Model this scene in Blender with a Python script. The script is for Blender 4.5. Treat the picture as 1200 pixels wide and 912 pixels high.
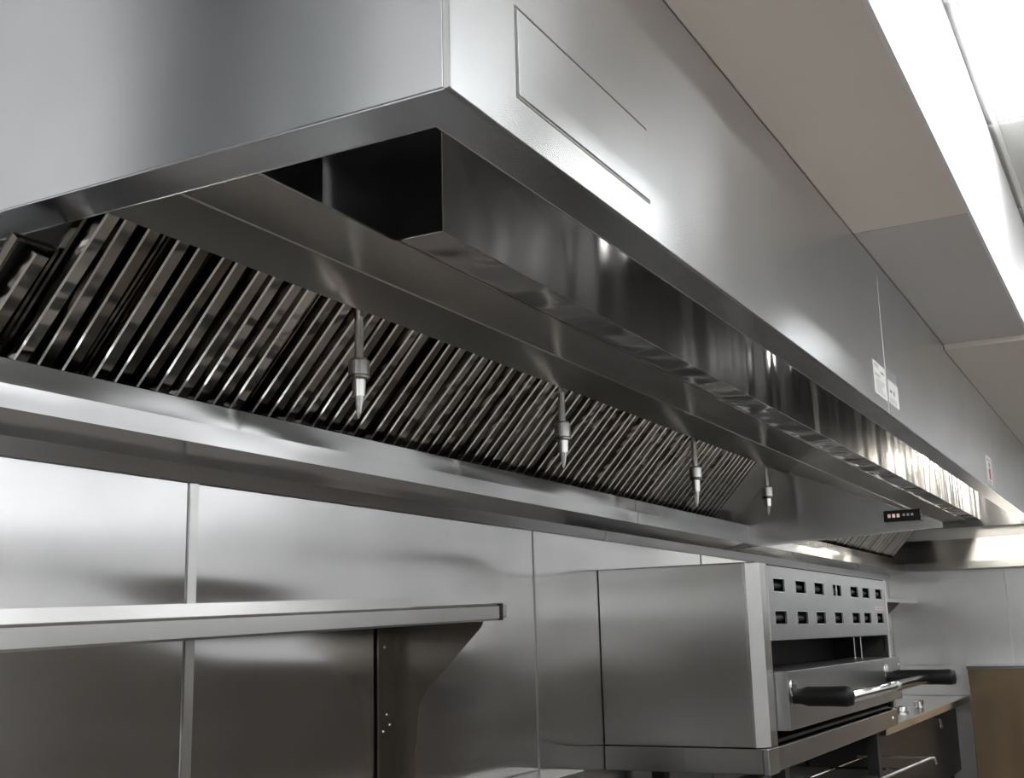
import bpy, bmesh, math, random
from mathutils import Vector, Matrix

random.seed(7)
for o in list(bpy.data.objects):
    bpy.data.objects.remove(o, do_unlink=True)
scene = bpy.context.scene
C = scene.collection
H = 1.25                      # eye height above the floor; heights below are given relative to it

# ------------------------------------------------------------------ camera
F_PX, YAW, PITCH, ROLL = 1390.3, 1.078796, 0.2060135, -0.0254490
fw = Vector((math.sin(YAW)*math.cos(PITCH), math.cos(YAW)*math.cos(PITCH), math.sin(PITCH)))
r0 = Vector((math.cos(YAW), -math.sin(YAW), 0)); u0 = r0.cross(fw)
rt = math.cos(ROLL)*r0 + math.sin(ROLL)*u0
up = -math.sin(ROLL)*r0 + math.cos(ROLL)*u0
cam_d = bpy.data.cameras.new('camera')
cam_d.sensor_width = 36.0; cam_d.lens = F_PX/1200*36.0
cam_d.clip_start = 0.05; cam_d.clip_end = 100
cam = bpy.data.objects.new('camera', cam_d); C.objects.link(cam)
m = Matrix((rt, up, -fw)).transposed().to_4x4(); m.translation = Vector((0, 0, H))
cam.matrix_world = m
scene.camera = cam

# ------------------------------------------------------------------ world, exposure
w = bpy.data.worlds.new('world'); scene.world = w; w.use_nodes = True
w.node_tree.nodes['Background'].inputs[0].default_value = (0.85, 0.9, 1.0, 1)
w.node_tree.nodes['Background'].inputs[1].default_value = 0.15
vs = scene.view_settings
vs.view_transform = 'Standard'; vs.look = 'None'; vs.gamma = 1.0; vs.use_curve_mapping = False
vs.exposure = 0.45
LAMP = 14.5                    # ceiling light panels
HOODFILL = 30.0
GLOBEFILL = 5.0

# ------------------------------------------------------------------ materials
def new_mat(name):
    mt = bpy.data.materials.new(name); mt.use_nodes = True
    nt = mt.node_tree; b = nt.nodes['Principled BSDF']
    return mt, nt, b
def link(nt, a, b): nt.links.new(a, b)

def steel(name, col=(0.60, 0.60, 0.59), rough=0.24, aniso=0.6, stretch='v', wave=0.12, wscale=1.3, grime=0.0, tint=None, wmap=None):
    """brushed stainless sheet: reflections smear across the grain, sheet slightly wavy"""
    mt, nt, b = new_mat(name)
    n = nt.nodes
    b.inputs['Metallic'].default_value = 1.0
    b.inputs['Anisotropic'].default_value = aniso
    b.inputs['Anisotropic Rotation'].default_value = 0.25 if stretch == 'v' else 0.0
    geo = n.new('ShaderNodeNewGeometry')
    cr = n.new('ShaderNodeVectorMath'); cr.operation = 'CROSS_PRODUCT'
    cr.inputs[1].default_value = (0.0, 0.05, 1.0)
    link(nt, geo.outputs['Normal'], cr.inputs[0])
    nm = n.new('ShaderNodeVectorMath'); nm.operation = 'NORMALIZE'
    link(nt, cr.outputs[0], nm.inputs[0]); link(nt, nm.outputs[0], b.inputs['Tangent'])
    # broad sheet waviness
    nz = n.new('ShaderNodeTexNoise'); nz.inputs['Scale'].default_value = wscale; nz.inputs['Detail'].default_value = 1.0
    wm = n.new('ShaderNodeMapping'); wm.inputs['Scale'].default_value = wmap or ((1.6, 1.6, 0.5) if stretch == 'v' else (0.6, 0.6, 2.2))
    link(nt, geo.outputs['Position'], wm.inputs['Vector']); link(nt, wm.outputs[0], nz.inputs['Vector'])
    bp = n.new('ShaderNodeBump'); bp.inputs['Strength'].default_value = wave; bp.inputs['Distance'].default_value = 0.05
    link(nt, nz.outputs['Fac'], bp.inputs['Height'])
    link(nt, bp.outputs[0], b.inputs['Normal'])
    # fine grain in roughness, along the brushing direction
    mp = n.new('ShaderNodeMapping')
    mp.inputs['Scale'].default_value = (3, 3, 700) if stretch == 'v' else (600, 600, 3)
    link(nt, geo.outputs['Position'], mp.inputs['Vector'])
    g = n.new('ShaderNodeTexNoise'); g.inputs['Scale'].default_value = 1.0; g.inputs['Detail'].default_value = 2.0
    link(nt, mp.outputs[0], g.inputs['Vector'])
    mr = n.new('ShaderNodeMapRange'); mr.inputs[1].default_value = 0.3; mr.inputs[2].default_value = 0.7
    mr.inputs[3].default_value = rough*0.97; mr.inputs[4].default_value = rough*1.03
    link(nt, g.outputs['Fac'], mr.inputs[0]); link(nt, mr.outputs[0], b.inputs['Roughness'])
    # faint colour mottling and stains
    st = n.new('ShaderNodeTexNoise'); st.inputs['Scale'].default_value = 3.0; st.inputs['Detail'].default_value = 4.0
    link(nt, geo.outputs['Position'], st.inputs['Vector'])
    rp = n.new('ShaderNodeValToRGB')
    rp.color_ramp.elements[0].position = 0.3; rp.color_ramp.elements[1].position = 0.7
    lo = tuple(c*(0.93-grime) for c in col); hi = tuple(min(1, c*1.04) for c in col)
    if tint: lo = tuple(l*t for l, t in zip(lo, tint))
    rp.color_ramp.elements[0].color = (*lo, 1); rp.color_ramp.elements[1].color = (*hi, 1)
    link(nt, st.outputs['Fac'], rp.inputs[0]); link(nt, rp.outputs[0], b.inputs['Base Color'])
    return mt

def plain(name, col, rough=0.5, metal=0.0, noise=0.06, scale=6.0, bump=0.0, spec=0.5):
    mt, nt, b = new_mat(name); n = nt.nodes
    b.inputs['Roughness'].default_value = rough; b.inputs['Metallic'].default_value = metal
    b.inputs['Specular IOR Level'].default_value = spec
    geo = n.new('ShaderNodeNewGeometry')
    nz = n.new('ShaderNodeTexNoise'); nz.inputs['Scale'].default_value = scale; nz.inputs['Detail'].default_value = 3
    link(nt, geo.outputs['Position'], nz.inputs['Vector'])
    rp = n.new('ShaderNodeValToRGB')
    rp.color_ramp.elements[0].color = (*[c*(1-noise) for c in col], 1)
    rp.color_ramp.elements[1].color = (*[min(1, c*(1+noise)) for c in col], 1)
    link(nt, nz.outputs['Fac'], rp.inputs[0]); link(nt, rp.outputs[0], b.inputs['Base Color'])
    if bump:
        bp = n.new('ShaderNodeBump'); bp.inputs['Strength'].default_value = bump; bp.inputs['Distance'].default_value = 0.004
        link(nt, nz.outputs['Fac'], bp.inputs['Height']); link(nt, bp.outputs[0], b.inputs['Normal'])
    return mt

def emit(name, col, strength):
    mt, nt, b = new_mat(name)
    b.inputs['Base Color'].default_value = (0.9, 0.9, 0.9, 1)
    b.inputs['Emission Color'].default_value = (*col, 1); b.inputs['Emission Strength'].default_value = strength
    return mt

def tile_floor(name):
    mt, nt, b = new_mat(name); n = nt.nodes
    geo = n.new('ShaderNodeNewGeometry')
    br = n.new('ShaderNodeTexBrick'); br.inputs['Scale'].default_value = 1.0
    br.offset = 0.0
    br.inputs['Brick Width'].default_value = 0.15; br.inputs['Row Height'].default_value = 0.15
    br.inputs['Mortar Size'].default_value = 0.006
    br.inputs['Color1'].default_value = (0.18, 0.155, 0.135, 1); br.inputs['Color2'].default_value = (0.155, 0.133, 0.115, 1)
    br.inputs['Mortar'].default_value = (0.12, 0.10, 0.09, 1)
    link(nt, geo.outputs['Position'], br.inputs['Vector']); link(nt, br.outputs['Color'], b.inputs['Base Color'])
    b.inputs['Roughness'].default_value = 0.45
    return mt

M = {
 'hood':   steel('hood_steel', (0.63, 0.64, 0.65), 0.26, 0.92, 'v', 0.16, 1.2),
 'flange': steel('flange_steel', (0.58, 0.59, 0.61), 0.22, 0.4, 'h', 0.05, 2.0),
 'polish': steel('polished_steel', (0.60, 0.60, 0.61), 0.11, 0.85, 'v', 0.5, 1.5, wmap=(2.5, 2.5, 0.4)),
 'rack':   steel('rack_steel', (0.62, 0.605, 0.57), 0.22, 0.5, 'h', 0.05, 1.5, 0.05),
 'trough': steel('trough_steel', (0.62, 0.625, 0.63), 0.15, 0.6, 'v', 0.30, 1.0, wmap=(1.6, 1.6, 7.0)),
 'wall':   steel('wall_steel', (0.64, 0.64, 0.645), 0.17, 0.75, 'h', 0.60, 1.2, 0.03, wmap=(0.5, 0.5, 2.6)),
 'shelf':  steel('shelf_steel', (0.66, 0.66, 0.65), 0.22, 0.6, 'v', 0.04, 2.0),
 'oven':   steel('oven_steel', (0.46, 0.455, 0.44), 0.26, 0.5, 'h', 0.10, 1.8, 0.05),
 'bracket': steel('shaded_bracket_steel', (0.30, 0.28, 0.255), 0.22, 0.3, 'h', 0.05, 3.0),  # base colour darkened to carry the bracket's shade and dark reflections
 'galv': plain('bounce_lining', (0.42, 0.42, 0.42), 0.5, 0.3, 0.15, 8),
 'farwall': steel('far_wall_steel', (0.70, 0.70, 0.70), 0.34, 0.5, 'h', 0.14, 1.2),
 'tan': steel('tan_reflection_steel', (0.52, 0.40, 0.27), 0.25, 0.5, 'v', 0.2, 2.0),  # tan reflection on the cabinet side put into the steel colour
 'ovenface': steel('oven_face_steel', (0.52, 0.53, 0.54), 0.30, 0.4, 'h', 0.03, 2.0),
 'baffle': steel('greasy_baffle_steel', (0.33, 0.32, 0.30), 0.17, 0.0, 'h', 0.30, 8.0, 0.5, (1.0, 0.96, 0.90)),
 'baffle_light': steel('rubbed_baffle_steel', (0.42, 0.41, 0.39), 0.16, 0.0, 'h', 0.35, 9.0, 0.5, (1.0, 0.95, 0.88)),
 'baffle_dark': steel('burnt_baffle_steel', (0.20, 0.185, 0.165), 0.17, 0.0, 'h', 0.2, 8.0, 0.5, (1.0, 0.93, 0.82)),
 'baffle_edge': plain('glint_fold', (0.82, 0.82, 0.81), 0.22, 1.0, 0.1, 40),  # edge glints put into a lighter steel colour
 'chrome': plain('chrome', (0.75, 0.75, 0.75), 0.10, 1.0, 0.02),
 'nozzle': plain('nozzle_metal', (0.86, 0.86, 0.85), 0.22, 1.0, 0.04, 20),
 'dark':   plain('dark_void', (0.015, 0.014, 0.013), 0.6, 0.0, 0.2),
 'black':  plain('black_plastic', (0.010, 0.010, 0.010), 0.38, 0.0, 0.1, 30, spec=0.25),
 'blackmetal': plain('black_enamel', (0.02, 0.02, 0.02), 0.4, 0.0, 0.2, 10),
 'white':  plain('white_paint', (0.80, 0.80, 0.80), 0.6, 0.0, 0.02),
 'soffit': plain('warm_white_paint', (0.82, 0.75, 0.68), 0.55, 0.0, 0.02, 2),
 'soffit2': plain('grey_paint', (0.58, 0.57, 0.56), 0.5, 0.0, 0.02, 2),
 'soffit3': plain('cream_paint', (0.70, 0.655, 0.585), 0.5, 0.0, 0.02, 2),
 'tile':   plain('ceiling_tile', (0.70, 0.70, 0.67), 0.85, 0.0, 0.05, 60, 0.2),
 'tbar':   plain('white_enamel', (0.82, 0.82, 0.80), 0.4, 0.0, 0.01),
 'floor':  tile_floor('quarry_tile'),
 'wains':  plain('brown_tile', (0.10, 0.086, 0.074), 0.35, 0.0, 0.2, 3),
 'darkstrip': plain('dark_grey_strip', (0.035, 0.04, 0.046), 0.4, 0.0, 0.1, 3),
 'midgrey': plain('mid_grey_strip', (0.09, 0.098, 0.105), 0.4, 0.0, 0.1, 3),
 'paper':  plain('label_paper', (0.82, 0.81, 0.79), 0.5, 0.0, 0.02),
 'ink':    plain('grey_ink', (0.28, 0.27, 0.27), 0.6, 0.0, 0.1),
 'redink': plain('red_ink', (0.60, 0.10, 0.07), 0.6, 0.0, 0.1),
 'lamp':   emit('lamp_diffuser', (0.97, 0.99, 1.0), LAMP),
 'hoodfill': emit('hood_fill_glass', (1.0, 0.93, 0.80), HOODFILL),
 'fill_globe': emit('hood_fill_globe_glass', (1.0, 0.96, 0.90), GLOBEFILL),
 'red_led': emit('red_digits', (1.0, 0.25, 0.12), 0.15),
}

# ------------------------------------------------------------------ geometry helpers
POS = {}
def finish(name, bm, mat, parent=None, origin=None, label=None, cat=None, group=None, kind=None, smooth=False):
    me = bpy.data.meshes.new(name)
    bmesh.ops.recalc_face_normals(bm, faces=bm.faces)
    if parent is not None: org = POS[parent.name]
    elif origin is not None: org = Vector(origin)
    else:
        vs_ = [v.co for v in bm.verts]
        org = Vector(((min(v.x for v in vs_)+max(v.x for v in vs_))/2, (min(v.y for v in vs_)+max(v.y for v in vs_))/2, min(v.z for v in vs_)))
    bmesh.ops.translate(bm, verts=bm.verts, vec=-org)
    bm.to_mesh(me); bm.free()
    if smooth:
        for p in me.polygons: p.use_smooth = True
    me.materials.append(M[mat])
    o = bpy.data.objects.new(name, me); C.objects.link(o)
    if parent is not None: o.parent = parent
    else: o.location = org
    POS[o.name] = org
    tag(o, label, cat, group, kind)
    return o
def tag(o, label=None, cat=None, group=None, kind=None):
    if label: o['label'] = label
    if cat: o['category'] = cat
    if group: o['group'] = group
    if kind: o['kind'] = kind
def thing(name, loc, label, cat, group=None):
    o = bpy.data.objects.new(name, None); C.objects.link(o)
    o.empty_display_size = 0.1
    v = Vector((loc[0], loc[1], loc[2]+H)); o.location = v; POS[o.name] = v
    tag(o, label, cat, group); return o

def addbox(bm, lo, hi, bev=0.0):
    lo = (lo[0], lo[1], lo[2]+H); hi = (hi[0], hi[1], hi[2]+H)
    vs_ = [bm.verts.new((x, y, z)) for x in (lo[0], hi[0]) for y in (lo[1], hi[1]) for z in (lo[2], hi[2])]
    fs = [bm.faces.new([vs_[i] for i in q]) for q in ((0,1,3,2),(4,6,7,5),(0,4,5,1),(2,3,7,6),(0,2,6,4),(1,5,7,3))]
    if bev:
        es = list({e for f in fs for e in f.edges})
        bmesh.ops.bevel(bm, geom=es, offset=bev, segments=2, affect='EDGES', profile=0.5)
    return bm
def box(name, lo, hi, mat, parent=None, bev=0.0, **k):
    return finish(name, addbox(bmesh.new(), lo, hi, bev), mat, parent, **k)
def addprism(bm, poly, axis, a, b):
    """closed polygon extruded along an axis; poly in the two other axes (order y,z / x,z / x,y)"""
    def P(q, t):
        if axis == 'x': return (t, q[0], q[1]+H)
        if axis == 'y': return (q[0], t, q[1]+H)
        return (q[0], q[1], t+H)
    A = [bm.verts.new(P(q, a)) for q in poly]; B = [bm.verts.new(P(q, b)) for q in poly]
    n = len(poly)
    bm.faces.new(A); bm.faces.new(list(reversed(B)))
    for i in range(n): bm.faces.new((A[i], A[(i+1) % n], B[(i+1) % n], B[i]))
    return bm
def prism(name, poly, axis, a, b, mat, parent=None, **k):
    return finish(name, addprism(bmesh.new(), poly, axis, a, b), mat, parent, **k)
def offset_poly(pts, t):
    """sheet of thickness t along an open polyline (2D), offset to its left"""
    P = [Vector(p) for p in pts]; out = []
    for i in range(len(P)):
        ds = []
        if i > 0: ds.append((P[i]-P[i-1]).normalized())
        if i < len(P)-1: ds.append((P[i+1]-P[i]).normalized())
        ns = [Vector((-d.y, d.x)) for d in ds]
        nn = sum(ns, Vector((0, 0))); nn.normalize()
        c = max(0.4, nn.dot(ns[0]))
        out.append(P[i]+nn*(t/c))
    return [tuple(p) for p in P]+[tuple(p) for p in reversed(out)]
def sheet(name, pts, t, axis, a, b, mat, parent=None, **k):
    return prism(name, offset_poly(pts, t), axis, a, b, mat, parent, **k)
def addtube(bm, p, q, r1, r2=None, seg=14):
    r2 = r1 if r2 is None else r2
    p = Vector((p[0], p[1], p[2]+H)); q = Vector((q[0], q[1], q[2]+H))
    d = (q-p).normalized(); a = d.orthogonal().normalized(); b = d.cross(a)
    A = []; B = []
    for i in range(seg):
        t = 2*math.pi*i/seg; v = math.cos(t)*a + math.sin(t)*b
        A.append(bm.verts.new(p+v*r1)); B.append(bm.verts.new(q+v*r2))
    bm.faces.new(A); bm.faces.new(list(reversed(B)))
    for i in range(seg): bm.faces.new((A[i], A[(i+1) % seg], B[(i+1) % seg], B[i]))
    return bm
def addlathe(bm, x, y, prof, seg=20):
    rings = []
    for r, z in prof:
        rings.append([bm.verts.new((x+r*math.cos(2*math.pi*i/seg), y+r*math.sin(2*math.pi*i/seg), z+H)) for i in range(seg)])
    bm.faces.new(rings[0]); bm.faces.new(list(reversed(rings[-1])))
    for A, B in zip(rings, rings[1:]):
        for i in range(seg): bm.faces.new((A[i], A[(i+1) % seg], B[(i+1) % seg], B[i]))
    return bm
def tubes(name, segs, r, mat, parent=None, **k):
    bm = bmesh.new()
    for p, q in segs: addtube(bm, p, q, r)
    return finish(name, bm, mat, parent, smooth=False, **k)

# ------------------------------------------------------------------ the room
X0, X1 = -3.6, 10.62          # left and far walls
YW, YR = 2.07, -2.4           # wall behind the cooking line, wall across the aisle
ZC, ZF = 2.146, -H            # ceiling, floor
S = dict(kind='structure')

floor = box('floor', (X0, YR, ZF-0.1), (X1, YW+0.06, ZF), 'floor', **S)

wall_back = box('wall_back', (X0, YW+0.006, ZF), (X1, YW+0.15, ZC+0.05), 'white', **S)
seams = [-1.5, 0.35, 2.17, 3.99, 5.86, 7.70, 9.55]
edges = [X0]+seams+[X1]
for i, (a, b) in enumerate(zip(edges, edges[1:])):
    top = 0.391 if b > 1.0 else 0.391
    box('steel_panel', (a+0.003, YW-0.001, ZF+0.002), (b-0.003, YW+0.006, top), 'wall', wall_back)
for s_ in seams[2:]:
    wd = 0.030 if abs(s_-2.17) < 0.01 else 0.010
    box('seam_strip', (s_+0.004, YW-0.004, ZF+0.002), (s_+0.004+wd, YW-0.001, 0.391), 'shelf', wall_back)

wall_right = box('wall_right', (X1+0.006, YR, ZF), (X1+0.15, YW+0.15, ZC+0.05), 'white', **S)
box('wainscot', (X1-0.015, YR+0.021, ZF+0.002), (X1+0.006, -0.1, 0.16), 'wains', wall_right)
for a, b in ((-0.1, 1.136), (1.136, YW)):
    box('steel_panel', (X1-0.001, a+0.003, ZF+0.002), (X1+0.006, b-0.003, 0.455), 'farwall', wall_right)
# bowed flashing between the wall panels and the hood
prof = [(X1-0.012, 0.462), (X1-0.115, 0.464), (X1-0.095, 0.52), (X1-0.055, 0.60), (X1-0.030, 0.66), (X1-0.004, 0.71)]
sheet('flashing', prof, 0.004, 'y', 0.3, YW-0.002, 'farwall', wall_right)

wall_left = box('wall_left', (X0-0.15, YR, ZF), (X0, YW+0.15, ZC+0.05), 'white', **S)
box('wainscot', (X0, YR+0.021, ZF+0.002), (X0+0.02, YW-0.01, 0.16), 'wains', wall_left)
wall_front = box('wall_front', (X0, YR-0.15, ZF), (X1, YR, ZC+0.05), 'white', **S)
box('wainscot', (X0, YR, ZF+0.002), (X1, YR+0.02, 0.16), 'wains', wall_front)

ceiling = box('ceiling', (X0, YR, ZC+0.02), (X1, YW, ZC+0.12), 'white', **S)
GX, GY = 1.22, 0.61
gx0, gy0 = 5.31-8*GX, 0.404-5*GY
lights = {(4.09, 0.404), (0.43, 0.404), (-3.23, 0.404), (-2.01, 1.624), (7.75, 0.404), (-3.23, -1.426), (-0.79, -1.426), (1.65, -1.426), (4.09, -1.426), (6.53, -1.426)}  # only the panel beside the soffit is in view; others added for reflections
def is_light(x, y1): return any(abs(x-a) < 0.05 and abs(y1-b) < 0.05 for a, b in lights)
tile_me = None
for i in range(-1, 14):
    for j in range(-1, 8):
        xa, yb = gx0+i*GX, gy0+j*GY
        xb, ya = xa+GX, yb-GY
        if xb > X1+0.01 or xa < X0-0.9 or (yb > 0.46 and xb > 1.4) or yb > YW or ya < YR-0.2 or is_light(xa, yb): continue
        if xa < X0 or ya < YR:
            continue
        if tile_me is None:
            t_ = box('ceiling_tile', (xa+0.012, ya+0.012, ZC+0.003), (xb-0.012, yb-0.012, ZC+0.018), 'tile', ceiling)
            tile_me = t_.data; base = Vector((xa, ya, 0))
        else:
            t_ = bpy.data.objects.new('ceiling_tile', tile_me); C.objects.link(t_); t_.parent = ceiling
            t_.location = Vector((xa, ya, 0))-base
for i in range(-1, 14):
    xa = gx0+i*GX
    if X0 < xa < X1: box('grid_bar', (xa-0.012, YR, ZC-0.001), (xa+0.012, 0.437, ZC+0.004), 'tbar', ceiling)
for j in range(0, 6):
    yb = gy0+j*GY
    if YR < yb < 0.44: box('grid_bar', (X0, yb-0.012, ZC-0.0015), (X1, yb+0.012, ZC+0.0035), 'tbar', ceiling)

def troffer(xa, yb, label):
    t = thing('ceiling_light', (xa+GX/2, yb-GY/2, ZC), label, 'light', None)
    g = 0.014
    for lo, hi in (((xa+g, yb-GY+g), (xa+GX-g, yb-GY+g+0.02)), ((xa+g, yb-g-0.02), (xa+GX-g, yb-g)),
                   ((xa+g, yb-GY+g+0.02), (xa+g+0.02, yb-g-0.02)), ((xa+GX-g-0.02, yb-GY+g+0.02), (xa+GX-g, yb-g-0.02))):
        box('frame', (*lo, ZC+0.004), (*hi, ZC+0.016), 'tbar', t)
    box('diffuser', (xa+g+0.02, yb-GY+g+0.02, ZC+0.006), (xa+GX-g-0.02, yb-g-0.02, ZC+0.014), 'lamp', t)
    return t
for a, b in sorted(lights):
    near = abs(a-4.09) < 0.05 and b > 0
    o = troffer(a, b, 'bright ceiling light panel beside the soffit, above the seam of its first two panels' if near else 'added rectangular ceiling light panel in the tile grid, out of view')
    if not near: o['group'] = 'added ceiling light panels out of view'

# boxed soffit over the hood front
YF, ZB, ZT = 0.845, 0.804, 1.417
YS = 0.437
soffit = box('soffit', (1.41, YS+0.012, ZT+0.03), (X1-0.002, YW, ZC+0.018), 'white', **S)
box('fascia_board', (1.405, YS, ZT+0.001), (X1-0.002, YS+0.012, ZC+0.0), 'white', soffit)
box('soffit_panel', (1.405, YS+0.012, ZT), (4.255, YF-0.002, ZT+0.03), 'soffit', soffit)
box('soffit_panel', (4.26, YS+0.012, ZT), (6.286, YF-0.002, ZT+0.03), 'soffit2', soffit)
box('soffit_panel', (6.29, YS+0.0, ZT-0.028), (X1-0.002, YF-0.002, ZT+0.03), 'soffit3', soffit)

# ------------------------------------------------------------------ exhaust hoods
HX = [1.405, 4.634, 7.90, X1-0.004]
names = ['stainless canopy hood with the exposed end panel and recessed access panel',
         'stainless canopy hood between the paper notices and the red-marked sticker',
         'stainless canopy hood ending at the far steel wall']
G = 0.0025
hoods = []
L1, L2, L3 = (1.39, 0.857), (1.565, 0.8500), (1.68, 0.8125)
for k in range(3):
    a, b = HX[k]+(G if k else 0), HX[k+1]-G
    h = thing('exhaust_hood', ((a+b)/2, (YF+YW)/2, ZB), names[k], 'hood', 'stainless hoods joined in a row'); hoods.append(h)
    box('front_panel', (a, YF, ZB), (b, YF+0.012, ZT), 'hood', h, 0.0015)
    ra_ = a+0.013 if k == 0 else a
    xl = a+0.106 if k == 0 else a
    if k == 0:
        bm = bmesh.new()
        poly = [(a+0.002, YF+0.012), (b, YF+0.012), (b, YF+0.09), (xl, YF+0.09), (xl, YW-0.004), (a+0.002, YW-0.004)]
        addprism(bm, poly, 'z', ZB, ZB+0.003)
        finish('bottom_flange', bm, 'flange', h)
        box('end_panel', (a, YF+0.012, ZB+0.003), (a+0.012, YW-0.004, ZT), 'hood', h, 0.0015)
        # hem that turns up along the inner edge of the flange
        box('flange_hem', (xl, YF+0.088, ZB+0.003), (b, YF+0.0895, ZB+0.02), 'shelf', h)
    else:
        box('bottom_flange', (a, YF+0.012, ZB), (b, YF+0.09, ZB+0.003), 'flange', h)
        box('flange_hem', (a, YF+0.088, ZB+0.003), (b, YF+0.0895, ZB+0.02), 'shelf', h)
    hs = [((xl, YF+0.091, ZB+0.002), (b, YF+0.091, ZB+0.002))]
    if k == 0: hs.append(((xl+0.001, YF+0.091, ZB+0.002), (xl+0.001, YW-0.01, ZB+0.002)))
    tubes('rolled_edge', hs, 0.003, 'shelf', h)
    box('top_panel', (a+0.014, YF+0.012, ZT-0.012), (b, YW-0.004, ZT), 'galv', h)
    box('inner_lining', (ra_, YF+0.0125, ZB+0.004), (b, YF+0.016, ZT-0.013), 'galv', h)  # matte liner added to bounce light onto the plenum front
    # polished exhaust plenum hanging from the top
    pa = 2.08 if k == 0 else a
    box('exhaust_plenum', (pa, 1.274, 0.86), (b, 1.60, ZT-0.012), 'polish', h, 0.0015)
    ra = a+0.014 if k == 0 else a
    # filter rack: two folded plates
    sheet('rack_plate', [(L1[0], L1[1]+0.002), L1, L2], -0.003, 'x', ra, b, 'rack', h)
    sheet('rack_lip', [L2, L3, (L3[0]+0.012, L3[1]+0.012)], -0.003, 'x', ra, b, 'rack', h)
    tubes('rack_hem', [((ra, L2[0], L2[1]-0.002), (b, L2[0], L2[1]-0.002))], 0.0035, 'shelf', h)
    # grease trough along the wall
    sheet('grease_trough', [(1.912, 0.551), (1.911, 0.4975), (1.902, 0.4965), (1.9045, 0.4553), (2.050, 0.433)], -0.003, 'x', ra, b-0.001, 'trough', h)
    sheet('trough_back', [(2.066, 0.585), (2.066, 0.440)], 0.002, 'x', ra, b-0.001, 'flange', h)
    sheet('wall_flashing', [(2.050, 0.434), (2.061, 0.391)], -0.003, 'x', ra, b-0.001, 'flange', h)
    if k == 2: box('end_panel', (b-0.012, YF+0.012, ZB+0.003), (b, YW-0.004, ZT-0.012), 'hood', h)
# access panel on the first hood front
h0 = hoods[0]
ap = box('access_panel', (1.625, YF-0.003, 0.882), (2.200, YF, 1.038), 'hood', h0, 0.0008)
for lo, hi in (((1.620, 0.876), (2.205, 0.8785)), ((1.620, 1.0415), (2.205, 1.044)), ((1.620, 0.8785), (1.6215, 1.0415)), ((2.2035, 0.8785), (2.205, 1.0415))):
    box('edge_trim', (lo[0], YF-0.0012, lo[1]), (hi[0], YF, hi[1]), 'bracket', ap)
# edge of the folded corner
box('corner_seam', (1.402, YF-0.002, ZB), (1.4055, YF+0.002, ZT), 'shelf', h0)

# triangular side skirt that closes the first bank of filters
sk = prism('side_skirt', [(2.05, 0.435), (2.052, 0.585), (1.765, 0.885), (1.71, 0.832), (0.925, 0.508), (0.925, 0.487)], 'x', 6.20, 6.206, 'hood', hoods[1])
# bright folded edge along the bottom of the skirt
prism('skirt_hem', [(2.05, 0.427), (2.05, 0.435), (0.925, 0.487), (0.925, 0.479)], 'x', 6.194, 6.212, 'rack', hoods[1])

# ------------------------------------------------------------------ baffle filters
SL = math.radians(47.5); fy, fz = 1.985, 0.570
du = Vector((0, -math.cos(SL), math.sin(SL)))      # up the slope
dn = Vector((0, -math.sin(SL), -math.cos(SL)))     # out of the filter, towards the kitchen
FL = 0.47; PITCH_R = 0.0635
rib_cache = {}
def rib_mesh(v, FL=FL):
    if (v, FL) in rib_cache: return rib_cache[v, FL]
    bm = bmesh.new()
    wb, wt, ht = 0.043, 0.028, 0.030
    prof = [(-wb/2, 0), (-wb/2, 0.002), (-wb/2, 0.010), (-wt/2-0.003, ht-0.004), (-wt/2, ht), (wt/2, ht), (wt/2+0.003, ht-0.004), (wb/2, 0.010), (wb/2, 0.002), (wb/2, 0)]
    A = []; B = []
    for x, n_ in prof:
        pa = Vector((x, 0, 0))+dn*n_+du*(0.012+(0.006 if n_ > 0.01 else 0)); pb = Vector((x, 0, 0))+dn*n_+du*(FL-0.012)
        A.append(bm.verts.new(pa)); B.append(bm.verts.new(pb))
    n = len(prof)
    bm.faces.new(A).material_index = 1; bm.faces.new(list(reversed(B)))
    for i in range(n):
        f = bm.faces.new((A[i], A[(i+1) % n], B[(i+1) % n], B[i]))
        if i in (3, 5): f.material_index = 1          # glints painted along the folds
    bmesh.ops.recalc_face_normals(bm, faces=bm.faces)
    me = bpy.data.meshes.new('baffle'); bm.to_mesh(me); bm.free(); me.materials.append(M[('baffle', 'baffle_light', 'baffle_dark')[v]]); me.materials.append(M['baffle_edge'])
    rib_cache[v, FL] = me; return me
def slab(bm, xa, xb, u0_, u1_, n0, n1):
    base = Vector((0, fy, fz+H)); vs_ = []
    for x in (xa, xb):
        for u in (u0_, u1_):
            for n_ in (n0, n1):
                vs_.append(bm.verts.new(base+Vector((x, 0, 0))+du*u+dn*n_))
    for q in ((0,1,3,2),(4,6,7,5),(0,4,5,1),(2,3,7,6),(0,2,6,4),(1,5,7,3)): bm.faces.new([vs_[i] for i in q])
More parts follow.
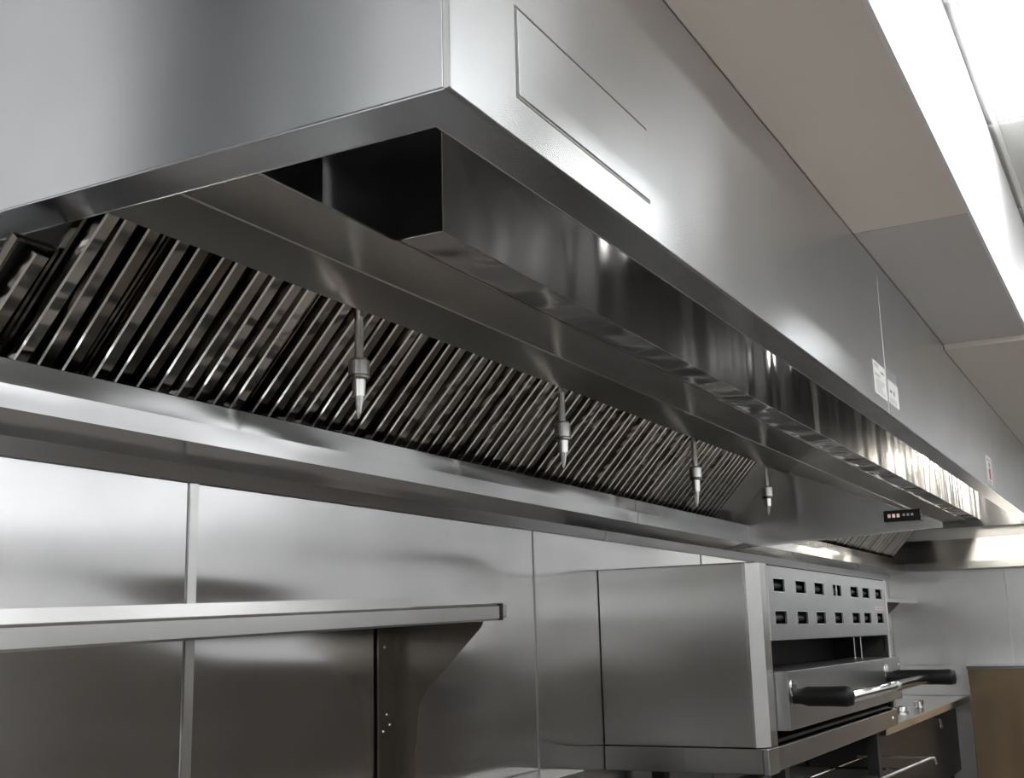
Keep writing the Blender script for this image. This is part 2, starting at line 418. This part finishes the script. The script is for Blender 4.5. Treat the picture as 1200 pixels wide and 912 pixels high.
def baffle_filter(xa, xb, label, group, FL=FL):
    t = thing('baffle_filter', ((xa+xb)/2, fy, fz), label, 'filter', group)
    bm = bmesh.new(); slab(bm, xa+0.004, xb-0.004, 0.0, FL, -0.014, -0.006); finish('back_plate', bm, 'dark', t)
    bm = bmesh.new()
    slab(bm, xa+0.003, xa+0.010, 0.0, FL, -0.006, 0.012); slab(bm, xb-0.010, xb-0.003, 0.0, FL, -0.006, 0.012)
    slab(bm, xa+0.010, xb-0.010, 0.0, 0.006, -0.006, 0.006); slab(bm, xa+0.010, xb-0.010, FL-0.006, FL, -0.006, 0.006)
    finish('frame', bm, 'baffle_dark', t)
    n = max(1, round((xb-xa-0.02)/PITCH_R)); p = (xb-xa-0.02)/n
    for i in range(n):
        o = bpy.data.objects.new('baffle', rib_mesh(random.choice((0, 0, 1, 2)), FL)); C.objects.link(o); o.parent = t
        o.location = Vector((xa+0.01+p*(i+0.5)-(xa+xb)/2, 0, 0))+dn*random.uniform(-0.0015, 0.0015)
        o.scale = (random.uniform(0.94, 1.05), 1, 1)
        o.rotation_euler = (0, random.uniform(-0.01, 0.01), random.uniform(-0.04, 0.04))
    return t
fb = [1.524, 1.730, 2.238, 2.746, 3.254, 3.762, 4.270, 4.778, 5.286, 5.794]
for i, (a, b) in enumerate(zip(fb, fb[1:])):
    if i == 0: lab = 'narrow greasy full-length baffle filter, first in the row from the exposed hood end'
    elif i == len(fb)-2: lab = 'dark baffle filter next to the plain steel side skirt'
    else: lab = 'dark greasy baffle filter, %s in the row from the exposed hood end' % ['', 'second', 'third', 'fourth', 'fifth', 'sixth', 'seventh', 'eighth'][i]
    baffle_filter(a, b, lab, 'baffle filters in the sloping row')
baffle_filter(1.420, 1.522, 'short narrow baffle filter tucked under the end flange of the hood', 'baffle filters in the sloping row', 0.258)
bm = bmesh.new(); slab(bm, 5.80, 6.197, 0, FL, -0.006, 0.004); finish('blank_plate', bm, 'rack', hoods[1], label='plain steel blank plate beside the last filter')
for i in range(8):
    a = 6.23+i*0.508
    baffle_filter(a, a+0.508, '%s baffle filter in the far bank beyond the steel side skirt' % ['first', 'second', 'third', 'fourth', 'fifth', 'sixth', 'seventh', 'last'][i], 'baffle filters beyond the side skirt')

# ------------------------------------------------------------------ nozzles of the fire suppression line
NY = 1.712
noz = [(2.438, 0.838, 0.712, 0.660, 0.556, 'slim steel suppression nozzle hanging closest to the exposed hood end, over the wall shelf'),
       (3.629, 0.845, 0.722, 0.660, 0.560, 'slim steel suppression nozzle, second from the exposed hood end'),
       (4.960, 0.860, 0.716, 0.659, 0.540, 'slim steel suppression nozzle hanging in front of the last filters, above the oven'),
       (6.052, 0.864, 0.736, 0.674, 0.583, 'slim steel suppression nozzle hanging in front of the plain side skirt')]
for x, zt, zm, zn, ztip, lab in noz:
    x, zt, zm, zn, ztip = (q*NY/1.752 for q in (x, zt, zm, zn, ztip))
    t = thing('suppression_nozzle', (x, NY, ztip), lab, 'nozzle', 'suppression nozzles under the hood')
    finish('drop_pipe', addlathe(bmesh.new(), x, NY, [(0.0115, zm), (0.0115, zt+0.012)], 16), 'nozzle', t, smooth=False)
    finish('body', addlathe(bmesh.new(), x, NY, [(0.022, zn+0.004), (0.027, zn+0.008), (0.027, zm-0.008), (0.023, zm-0.002), (0.014, zm+0.002)], 24), 'nozzle', t)
    finish('collar', addlathe(bmesh.new(), x, NY, [(0.026, zn-0.004), (0.0285, zn-0.001), (0.0285, zn+0.004)], 24), 'baffle', t)
    z3 = zn-0.004-(zn-ztip)*0.42
    finish('sleeve', addlathe(bmesh.new(), x, NY, [(0.0165, z3), (0.018, zn-0.004)], 24), 'nozzle', t)
    finish('tip', addlathe(bmesh.new(), x, NY, [(0.002, ztip), (0.0055, ztip+0.012), (0.0125, z3)], 20), 'nozzle', t)

# ------------------------------------------------------------------ notices on the hood front
def notice(xa, xb, za, zb, label, rows, red=False):
    t = thing('paper_notice', ((xa+xb)/2, YF-0.001, za), label, 'notice')
    box('sheet', (xa, YF-0.0012, za), (xb, YF-0.0004, zb), 'paper', t)
    bm = bmesh.new()
    for z, f0, f1, hh in rows:
        wx = xb-xa
        addbox(bm, (xa+wx*f0, YF-0.0016, za+(zb-za)*z), (xa+wx*f1, YF-0.0012, za+(zb-za)*(z+hh)))
    finish('print', bm, 'ink', t)
    return t
rows = [(0.90, .10, .45, .03), (0.84, .10, .40, .02), (0.62, .10, .55, .02), (0.57, .10, .5, .02), (0.74, .60, .85, .07)]
rows += [(0.08+0.055*i, 0.12+0.05*(i % 2), random.uniform(0.6, 0.9), 0.014) for i in range(8)]
notice(4.399, 4.620, 0.848, 0.974, 'white printed paper notice left of the hood seam, full page of small text', rows)
rows = [(0.05+0.05*i, 0.1, random.uniform(0.6, 0.9), 0.012) for i in range(5)]+[(0.48, .15, .35, .12), (0.45, .5, .62, .18)]
n2 = notice(4.658, 4.858, 0.851, 0.945, 'smaller printed notice right of the hood seam, below a grey plastic sleeve top', rows)
box('sleeve_top', (4.658, YF-0.0012, 0.945), (4.850, YF-0.0004, 0.988), 'ovenface', n2)
n3 = notice(7.56, 7.82, 0.83, 1.005, 'white sticker with a small red mark on the far hood front', [(0.86, .2, .8, .03), (0.08, .2, .8, .03)])
bm = bmesh.new(); addbox(bm, (7.66, YF-0.0017, 0.865), (7.74, YF-0.0012, 0.93)); addbox(bm, (7.68, YF-0.0017, 0.94), (7.73, YF-0.0012, 0.965)); finish('red_mark', bm, 'redink', n3)

# small black controller on the side skirt
ct = thing('control_display', (6.197, 1.115, 0.514), 'small black control display with red digits on the steel side skirt', 'display')
box('case', (6.178, 1.020, 0.520), (6.1998, 1.200, 0.576), 'black', ct, 0.003)
bm = bmesh.new()
for y in (1.172, 1.150, 1.128): addbox(bm, (6.1772, y-0.007, 0.540), (6.1779, y+0.007, 0.558))
finish('digits', bm, 'red_led', ct)
bm = bmesh.new()
for y in (1.10, 1.08, 1.06): addbox(bm, (6.1760, y-0.006, 0.545), (6.178, y+0.006, 0.557))
finish('button', bm, 'ovenface', ct)

# fill lamp added inside the third hood to brighten the far end
xa_ = 9.80
hl = thing('hood_fill_lamp', (xa_+0.3, 1.10, ZT-0.08), 'added long fill lamp under the top of the far hood, near the far wall', 'lamp')
box('housing', (xa_, 1.02, ZT-0.045), (xa_+0.6, 1.18, ZT-0.0125), 'shelf', hl, 0.003)
box('lens', (xa_+0.02, 1.04, ZT-0.08), (xa_+0.58, 1.16, ZT-0.045), 'hoodfill', hl, 0.01)

for gx_, lab in ((2.36, 'added round fill lamp inside the hood with the exposed end panel, nearer that end'), (3.56, 'added round fill lamp inside the hood with the exposed end panel, nearer the paper notices'), (5.60, 'added round fill lamp inside the middle hood')):
    gl = thing('hood_fill_lamp', (gx_, 1.10, ZT-0.16), lab, 'lamp', 'added round fill lamps inside the hoods')  # lamps added so the plenum front has something bright to reflect
    finish('lamp_base', addlathe(bmesh.new(), gx_, 1.10, [(0.055, ZT-0.050), (0.065, ZT-0.045), (0.065, ZT-0.0125)], 20), 'shelf', gl)
    finish('fill_globe', addlathe(bmesh.new(), gx_, 1.10, [(0.012, ZT-0.155), (0.034, ZT-0.145), (0.048, ZT-0.115), (0.050, ZT-0.085), (0.046, ZT-0.050)], 20), 'fill_globe', gl, smooth=True)

# ------------------------------------------------------------------ wall shelf
sx0, sx1 = 0.70, 3.165
def sz(x): return -0.045+(x-1.39)*0.0315+0.043   # underside height, the shelf is not quite level
sh = thing('wall_shelf', ((sx0+sx1)/2, YW, sz((sx0+sx1)/2)), 'long stainless wall shelf on a gusset bracket below the hood', 'shelf')
def shear(bm):
    for v in bm.verts: v.co.z += (v.co.x-1.39)*0.0315-0.002
def shelfpart(name, pts, t, xa, xb, mat, **k):
    bm = addprism(bmesh.new(), offset_poly(pts, t), 'x', xa, xb); shear(bm); return finish(name, bm, mat, sh, **k)
shelfpart('board', [(1.752, 0.004), (1.742, 0.000), (1.740, 0.003), (1.740, 0.037), (1.743, 0.041), (1.755, 0.042), (2.050, 0.042), (2.053, 0.072), (2.066, 0.072)], 0.0025, sx0, sx1-0.035, 'shelf')
bm = addbox(bmesh.new(), (sx1-0.037, 1.736, -0.004), (sx1-0.016, 2.066, 0.046), 0.002); shear(bm); finish('end_cap', bm, 'black', sh)
bm = addbox(bmesh.new(), (sx1-0.016, 1.742, 0.004), (sx1+0.018, 2.062, 0.040), 0.003); shear(bm); finish('end_channel', bm, 'shelf', sh)
for xb_ in (2.975, 1.05):
    zt = (xb_-1.39)*0.0315-0.004
    # gusset plate standing out from the wall, with its wall flange
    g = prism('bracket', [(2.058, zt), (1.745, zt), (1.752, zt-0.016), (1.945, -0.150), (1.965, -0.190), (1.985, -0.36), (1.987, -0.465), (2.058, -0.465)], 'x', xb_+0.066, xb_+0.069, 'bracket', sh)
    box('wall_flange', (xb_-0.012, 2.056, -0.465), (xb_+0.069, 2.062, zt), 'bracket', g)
    for dy, dz in ((0.02, -0.02), (0.03, -0.215), (0.045, -0.245), (0.012, -0.262), (0.03, -0.40)):
        bm = addtube(bmesh.new(), (xb_+dy, 2.056, dz), (xb_+dy, 2.0525, dz), 0.006, 0.004, 10); finish('screw', bm, 'chrome', g)

# ------------------------------------------------------------------ deck oven
OX0, OX1, OY, OZ0, OZ1 = 4.575, 7.045, 1.39, -0.535, 0.262
ov = thing('deck_oven', ((OX0+OX1)/2, 1.73, ZF), 'wide stainless deck oven with slotted panel and handled drawer, on a stand', 'oven')
def openbox(name, parts, mat, parent, bev=0.002, **k):
    bm = bmesh.new()
    for lo, hi in parts: addbox(bm, lo, hi, bev)
    return finish(name, bm, mat, parent, **k)
box('side_panel', (OX0, OY+0.056, -0.438), (OX0+0.012, 2.066, OZ1), 'oven', ov, 0.002)
box('side_panel', (OX1-0.012, OY+0.02, -0.438), (OX1, 2.066, OZ1), 'oven', ov, 0.002)
box('back_panel', (OX0+0.012, 2.05, -0.438), (OX1-0.012, 2.066, OZ1), 'oven', ov)
box('top_panel', (OX0, OY+0.006, OZ1), (OX1, 2.066, OZ1+0.004), 'oven', ov, 0.001)
prism('corner_post', [(OX0, OY+0.045), (OX0+0.045, OY), (OX0+0.135, OY), (OX0+0.135, OY+0.02), (OX0+0.05, OY+0.02), (OX0+0.014, OY+0.055), (OX0, OY+0.055)], 'z', -0.438, OZ1, 'shelf', ov)
box('corner_post', (OX1-0.055, OY, -0.438), (OX1, OY+0.02, OZ1), 'shelf', ov, 0.003)
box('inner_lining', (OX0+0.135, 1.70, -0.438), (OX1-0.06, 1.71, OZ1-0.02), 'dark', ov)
box('oven_floor', (OX0+0.135, OY+0.03, -0.438), (OX1-0.06, 1.70, -0.425), 'blackmetal', ov)
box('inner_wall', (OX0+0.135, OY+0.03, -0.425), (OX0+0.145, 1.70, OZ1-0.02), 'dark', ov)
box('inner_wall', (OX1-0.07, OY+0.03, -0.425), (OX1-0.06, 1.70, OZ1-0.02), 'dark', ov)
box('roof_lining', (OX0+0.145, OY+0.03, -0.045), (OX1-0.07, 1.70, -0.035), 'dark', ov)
for x in (6.62, 6.78): tubes('rack_post', [((x, 1.50, -0.425), (x, 1.50, -0.046))], 0.006, 'chrome', ov)
# slotted upper panel: strips and bars around seven columns of two slots
zr = [(0.155, 0.206), (0.025, 0.076)]
cols = [4.855, 5.190, 5.505, 5.846, 6.21, 6.478, 6.797]; hw = 0.080
pa_, pb_ = OX0+0.135, OX1-0.055
pz0, pz1 = -0.040, OZ1-0.006
y0, y1 = OY-0.004, OY
holes = []
for za, zb in zr:
    for c in cols:
        if za > 0.1 and abs(c-5.846) < 0.01: holes += [(c-hw, c-0.012, za, zb), (c+0.012, c+hw, za, zb)]
        else: holes.append((c-hw, c+hw, za, zb))
gx = sorted({pa_, pb_} | {q for h_ in holes for q in h_[:2]}); gz = sorted({pz0, pz1} | {q for h_ in holes for q in h_[2:]})
def solid(i, j):
    if not (0 <= i < len(gx)-1 and 0 <= j < len(gz)-1): return False
    x, z = (gx[i]+gx[i+1])/2, (gz[j]+gz[j+1])/2
    return not any(h_[0] < x < h_[1] and h_[2] < z < h_[3] for h_ in holes)
bm = bmesh.new(); VV = {}
def gv(i, j, y):
    k_ = (i, j, y)
    if k_ not in VV: VV[k_] = bm.verts.new((gx[i], y, gz[j]+H))
    return VV[k_]
for i in range(len(gx)-1):
    for j in range(len(gz)-1):
        if not solid(i, j): continue
        for y in (y0, y1): bm.faces.new((gv(i, j, y), gv(i+1, j, y), gv(i+1, j+1, y), gv(i, j+1, y)))
        for (di, dj, A, B) in ((-1, 0, (i, j), (i, j+1)), (1, 0, (i+1, j), (i+1, j+1)), (0, -1, (i, j), (i+1, j)), (0, 1, (i, j+1), (i+1, j+1))):
            if not solid(i+di, j+dj): bm.faces.new((gv(*A, y0), gv(*B, y0), gv(*B, y1), gv(*A, y1)))
panel = finish('slotted_panel', bm, 'ovenface', ov)
for za, zb in zr:
    for c in cols:
        # raised pressed rim round each slot and the louvre inside it
        bmr = bmesh.new(); e = 0.004
        addbox(bmr, (c-hw-e, y0-0.003, zb), (c+hw+e, y0, zb+e)); addbox(bmr, (c-hw-e, y0-0.003, za-e), (c+hw+e, y0, za))
        addbox(bmr, (c-hw-e, y0-0.003, za), (c-hw, y0, zb)); addbox(bmr, (c+hw, y0-0.003, za), (c+hw+e, y0, zb))
        rim = finish('slot_rim', bmr, 'shelf', panel)
        bml = addtube(bmesh.new(), (c-hw+0.002, OY+0.020, (za+zb)/2), (c+hw-0.002, OY+0.020, (za+zb)/2), 0.012, None, 10)
        finish('louvre', bml, 'blackmetal', panel)
box('badge', (6.70, y0-0.001, 0.093), (6.90, y0, 0.112), 'paper', panel)
bm = bmesh.new()
for i in range(5): addbox(bm, (6.725+i*0.032, y0-0.0016, 0.098), (6.745+i*0.032, y0-0.001, 0.107))
finish('badge_print', bm, 'redink', panel)
for z in (0.235, -0.02): finish('screw', addtube(bmesh.new(), (OX1-0.025, OY, z), (OX1-0.025, OY-0.004, z), 0.007, 0.005, 10), 'chrome', panel)
# drawer with handle
dx0, dx1, dz0, dz1 = 4.718, 6.975, -0.385, -0.160
d = box('drawer', (dx0, 1.337, dz0), (dx1, 1.60, dz1), 'ovenface', ov, 0.003)
for x, ye in ((4.79, 1.10), (6.60, 0.99)):
    bm = bmesh.new()
    prof = [(0.030, 1.337), (0.030, 1.31), (0.038, 1.28), (0.038, ye+0.09), (0.040, ye+0.03), (0.034, ye+0.005), (0.015, ye)]
    zc = -0.258; seg = 20; rings = []
    for r, y in prof: rings.append([bm.verts.new((x+r*0.8*math.cos(2*math.pi*i/seg), y, zc+H+r*math.sin(2*math.pi*i/seg))) for i in range(seg)])
    bm.faces.new(rings[0]); bm.faces.new(list(reversed(rings[-1])))
    for A, B in zip(rings, rings[1:]):
        for i in range(seg): bm.faces.new((A[i], A[(i+1) % seg], B[(i+1) % seg], B[i]))
    finish('handle_arm', bm, 'black', d, smooth=True)
    finish('arm_washer', addtube(bmesh.new(), (x, 1.337, zc+0.03), (x, 1.333, zc+0.03), 0.040, 0.038, 20), 'chrome', d)
finish('handle_bar', addtube(bmesh.new(), (4.80, 1.125, -0.262), (6.59, 1.125, -0.262), 0.023, 0.023, 24), 'chrome', d, smooth=True)
for z in (-0.20, -0.30): finish('screw', addtube(bmesh.new(), (dx1-0.05, 1.337, z), (dx1-0.05, 1.333, z), 0.008, 0.006, 10), 'chrome', d)
# base
box('base_rail', (OX0+0.14, OY, OZ0), (OX1+0.02, OY+0.02, -0.446), 'oven', ov, 0.003)
box('base_corner', (OX0-0.004, OY-0.003, OZ0-0.004), (OX0+0.136, OY+0.02, -0.442), 'shelf', ov, 0.003)
box('base_side', (OX0-0.002, OY+0.022, OZ0), (OX0+0.010, 2.066, -0.442), 'oven', ov, 0.002)
box('base_side', (OX1-0.010, OY+0.022, OZ0), (OX1+0.002, 2.066, -0.442), 'oven', ov, 0.002)
box('base_pan', (OX0+0.012, OY+0.022, OZ0+0.03), (OX1-0.012, 2.04, OZ0+0.05), 'dark', ov)
finish('rail_fastener', addtube(bmesh.new(), (6.93, OY, -0.49), (6.93, OY-0.005, -0.49), 0.013, 0.009, 8), 'chrome', ov)
for x in (4.95, 6.70):
    for y in (1.46, 1.98):
        l = box('leg', (x-0.03, y-0.03, ZF+0.02), (x+0.03, y+0.03, OZ0+0.03), 'blackmetal', ov, 0.003)
        finish('foot', addtube(bmesh.new(), (x, y, ZF), (x, y, ZF+0.02), 0.035, 0.025, 14), 'black', l)
# wire rack pulled out of the stand
wr = thing('wire_rack', (6.6, 1.52, -0.76), 'chrome wire rack lying on the shelf beneath the deck oven', 'rack')
tubes('front_rail', [((6.00, 1.395, -0.75), (7.46, 1.306, -0.75)), ((7.46, 1.306, -0.75), (7.50, 1.29, -0.752)), ((7.50, 1.29, -0.752), (7.51, 1.285, -0.785))], 0.008, 'chrome', wr)
tubes('rear_rail', [((6.20, 1.72, -0.75), (7.47, 1.68, -0.75))], 0.006, 'chrome', wr)
for x, ya in ((6.25, 1.39), (6.79, 1.35), (7.43, 1.31)): tubes('cross_rail', [((x, 1.72, -0.745), (x, ya, -0.745))], 0.007, 'chrome', wr)
box('stand_shelf', (4.90, 1.44, -0.80), (7.00, 2.00, -0.765), 'blackmetal', ov, 0.003)

# ------------------------------------------------------------------ range with a low backguard, only its back edge is in view
rg = thing('cooking_range', (3.3, 1.6, ZF), 'stainless range with a low backguard standing under the wall shelf', 'range')
box('backguard', (2.55, 1.909, -0.62), (4.04, 2.06, -0.475), 'shelf', rg, 0.003)
box('body', (2.55, 1.25, ZF+0.15), (4.04, 2.06, -0.66), 'oven', rg, 0.003)
box('cooktop', (2.55, 1.22, -0.66), (4.04, 2.06, -0.62), 'blackmetal', rg, 0.004)
box('oven_door', (2.60, 1.235, ZF+0.22), (3.99, 1.25, -0.74), 'ovenface', rg, 0.003)
tubes('door_handle', [((2.7, 1.19, -0.78), (3.9, 1.19, -0.78)), ((2.75, 1.235, -0.78), (2.75, 1.19, -0.78)), ((3.85, 1.235, -0.78), (3.85, 1.19, -0.78))], 0.012, 'chrome', rg)
for x in (2.62, 3.97):
    for y in (1.32, 1.99): finish('leg', addtube(bmesh.new(), (x, y, ZF), (x, y, ZF+0.15), 0.018, 0.025, 12), 'oven', rg)

# ------------------------------------------------------------------ far end: shelf, counter, cabinet
fs = thing('wall_shelf', (9.3, YW, 0.19), 'short stainless wall shelf beyond the deck oven near the far wall', 'shelf')
sheet('board', [(1.80, 0.185), (1.797, 0.188), (1.797, 0.212), (1.80, 0.215), (2.062, 0.215)], 0.003, 'x', 7.9, 10.3, 'shelf', fs)
for x in (8.3, 9.9): prism('bracket', [(2.064, 0.212), (1.83, 0.212), (2.04, 0.02), (2.064, 0.02)], 'x', x, x+0.004, 'oven', fs)

ct2 = thing('work_counter', (9.0, 1.78, ZF), 'stainless work counter in the far corner beside the deck oven', 'counter')
box('worktop', (7.25, 1.497, -0.612), (X1-0.004, YW-0.006, -0.562), 'shelf', ct2, 0.004)
box('splashback', (X1-0.022, 1.49, -0.562), (X1-0.004, YW-0.006, -0.315), 'farwall', ct2, 0.004)
box('splashback', (7.25, YW-0.022, -0.562), (X1-0.024, YW-0.006, -0.315), 'farwall', ct2, 0.004)
box('base_cabinet', (7.62, 1.62, ZF+0.10), (X1-0.01, YW-0.01, -0.614), 'blackmetal', ct2, 0.003)
box('plinth', (7.66, 1.68, ZF), (X1-0.02, YW-0.02, ZF+0.10), 'dark', ct2)
tubes('drain_valve', [((9.3, 1.60, -0.66), (9.3, 1.54, -0.66)), ((9.3, 1.54, -0.66), (9.3, 1.535, -0.72))], 0.014, 'chrome', ct2)
for i, (x, y, r, hgt, mat, nm, lb) in enumerate([(8.6, 1.68, 0.07, 0.03, 'shelf', 'steel_pan', 'small shallow steel pan on the far counter'), (9.0, 1.62, 0.035, 0.05, 'chrome', 'steel_cup', 'little shiny steel cup on the far counter')]):
    bm = addlathe(bmesh.new(), x, y, [(r*0.85, -0.562), (r*0.88, -0.560), (r, -0.562+hgt), (r*1.08, -0.560+hgt), (r*0.96, -0.562+hgt), (r*0.8, -0.556)], 24)
    finish(nm, bm, mat, None, label=lb, cat=nm.split('_')[1])
cb = thing('low_cabinet', (10.3, 1.0, ZF), 'low stainless cabinet standing against the far wall', 'cabinet')
box('body', (10.02, 0.55, ZF+0.08), (X1-0.004, 1.415, -0.335), 'tan', cb, 0.003)
box('top', (10.0, 0.53, -0.335), (X1-0.004, 1.42, -0.31), 'shelf', cb, 0.003)
box('door', (10.06, 0.535, ZF+0.14), (X1-0.05, 0.55, -0.38), 'ovenface', cb, 0.002)
for x in (10.08, 10.55):
    for y in (0.62, 1.36): finish('leg', addtube(bmesh.new(), (x, y, ZF), (x, y, ZF+0.08), 0.018, 0.022, 12), 'chrome', cb)

# ------------------------------------------------------------------ things added out of view for the steel to reflect
box('added_strip_1', (0.365, YW-0.05, ZF), (0.80, YW-0.0045, ZC), 'darkstrip', **S)  # two dark strips added to put dark bands in the hood end's reflection
box('added_strip_2', (-0.157, YW-0.04, ZF), (0.165, YW-0.0045, ZC), 'midgrey', **S)

# freezer added across the aisle as a white reflector for the steel
fz_ = thing('reflector_freezer', (3.6, -2.0, ZF), 'added white upright freezer against the wall across the aisle, out of view', 'freezer')
box('body', (3.0, YR+0.025, ZF+0.08), (4.2, -1.75, 0.70), 'white', fz_, 0.01)
for xa_ in (3.005, 3.605):
    dd = box('door', (xa_, -1.745, ZF+0.16), (xa_+0.59, -1.70, 0.68), 'white', fz_, 0.008)
    box('door_handle', (xa_+(0.50 if xa_ < 3.3 else 0.05), -1.70, -0.4), (xa_+(0.54 if xa_ < 3.3 else 0.09), -1.67, 0.1), 'chrome', dd, 0.005)
for x in (3.1, 4.1):
    for y in (-1.85, -2.3): finish('foot', addtube(bmesh.new(), (x, y, ZF), (x, y, ZF+0.08), 0.03, 0.03, 12), 'black', fz_)
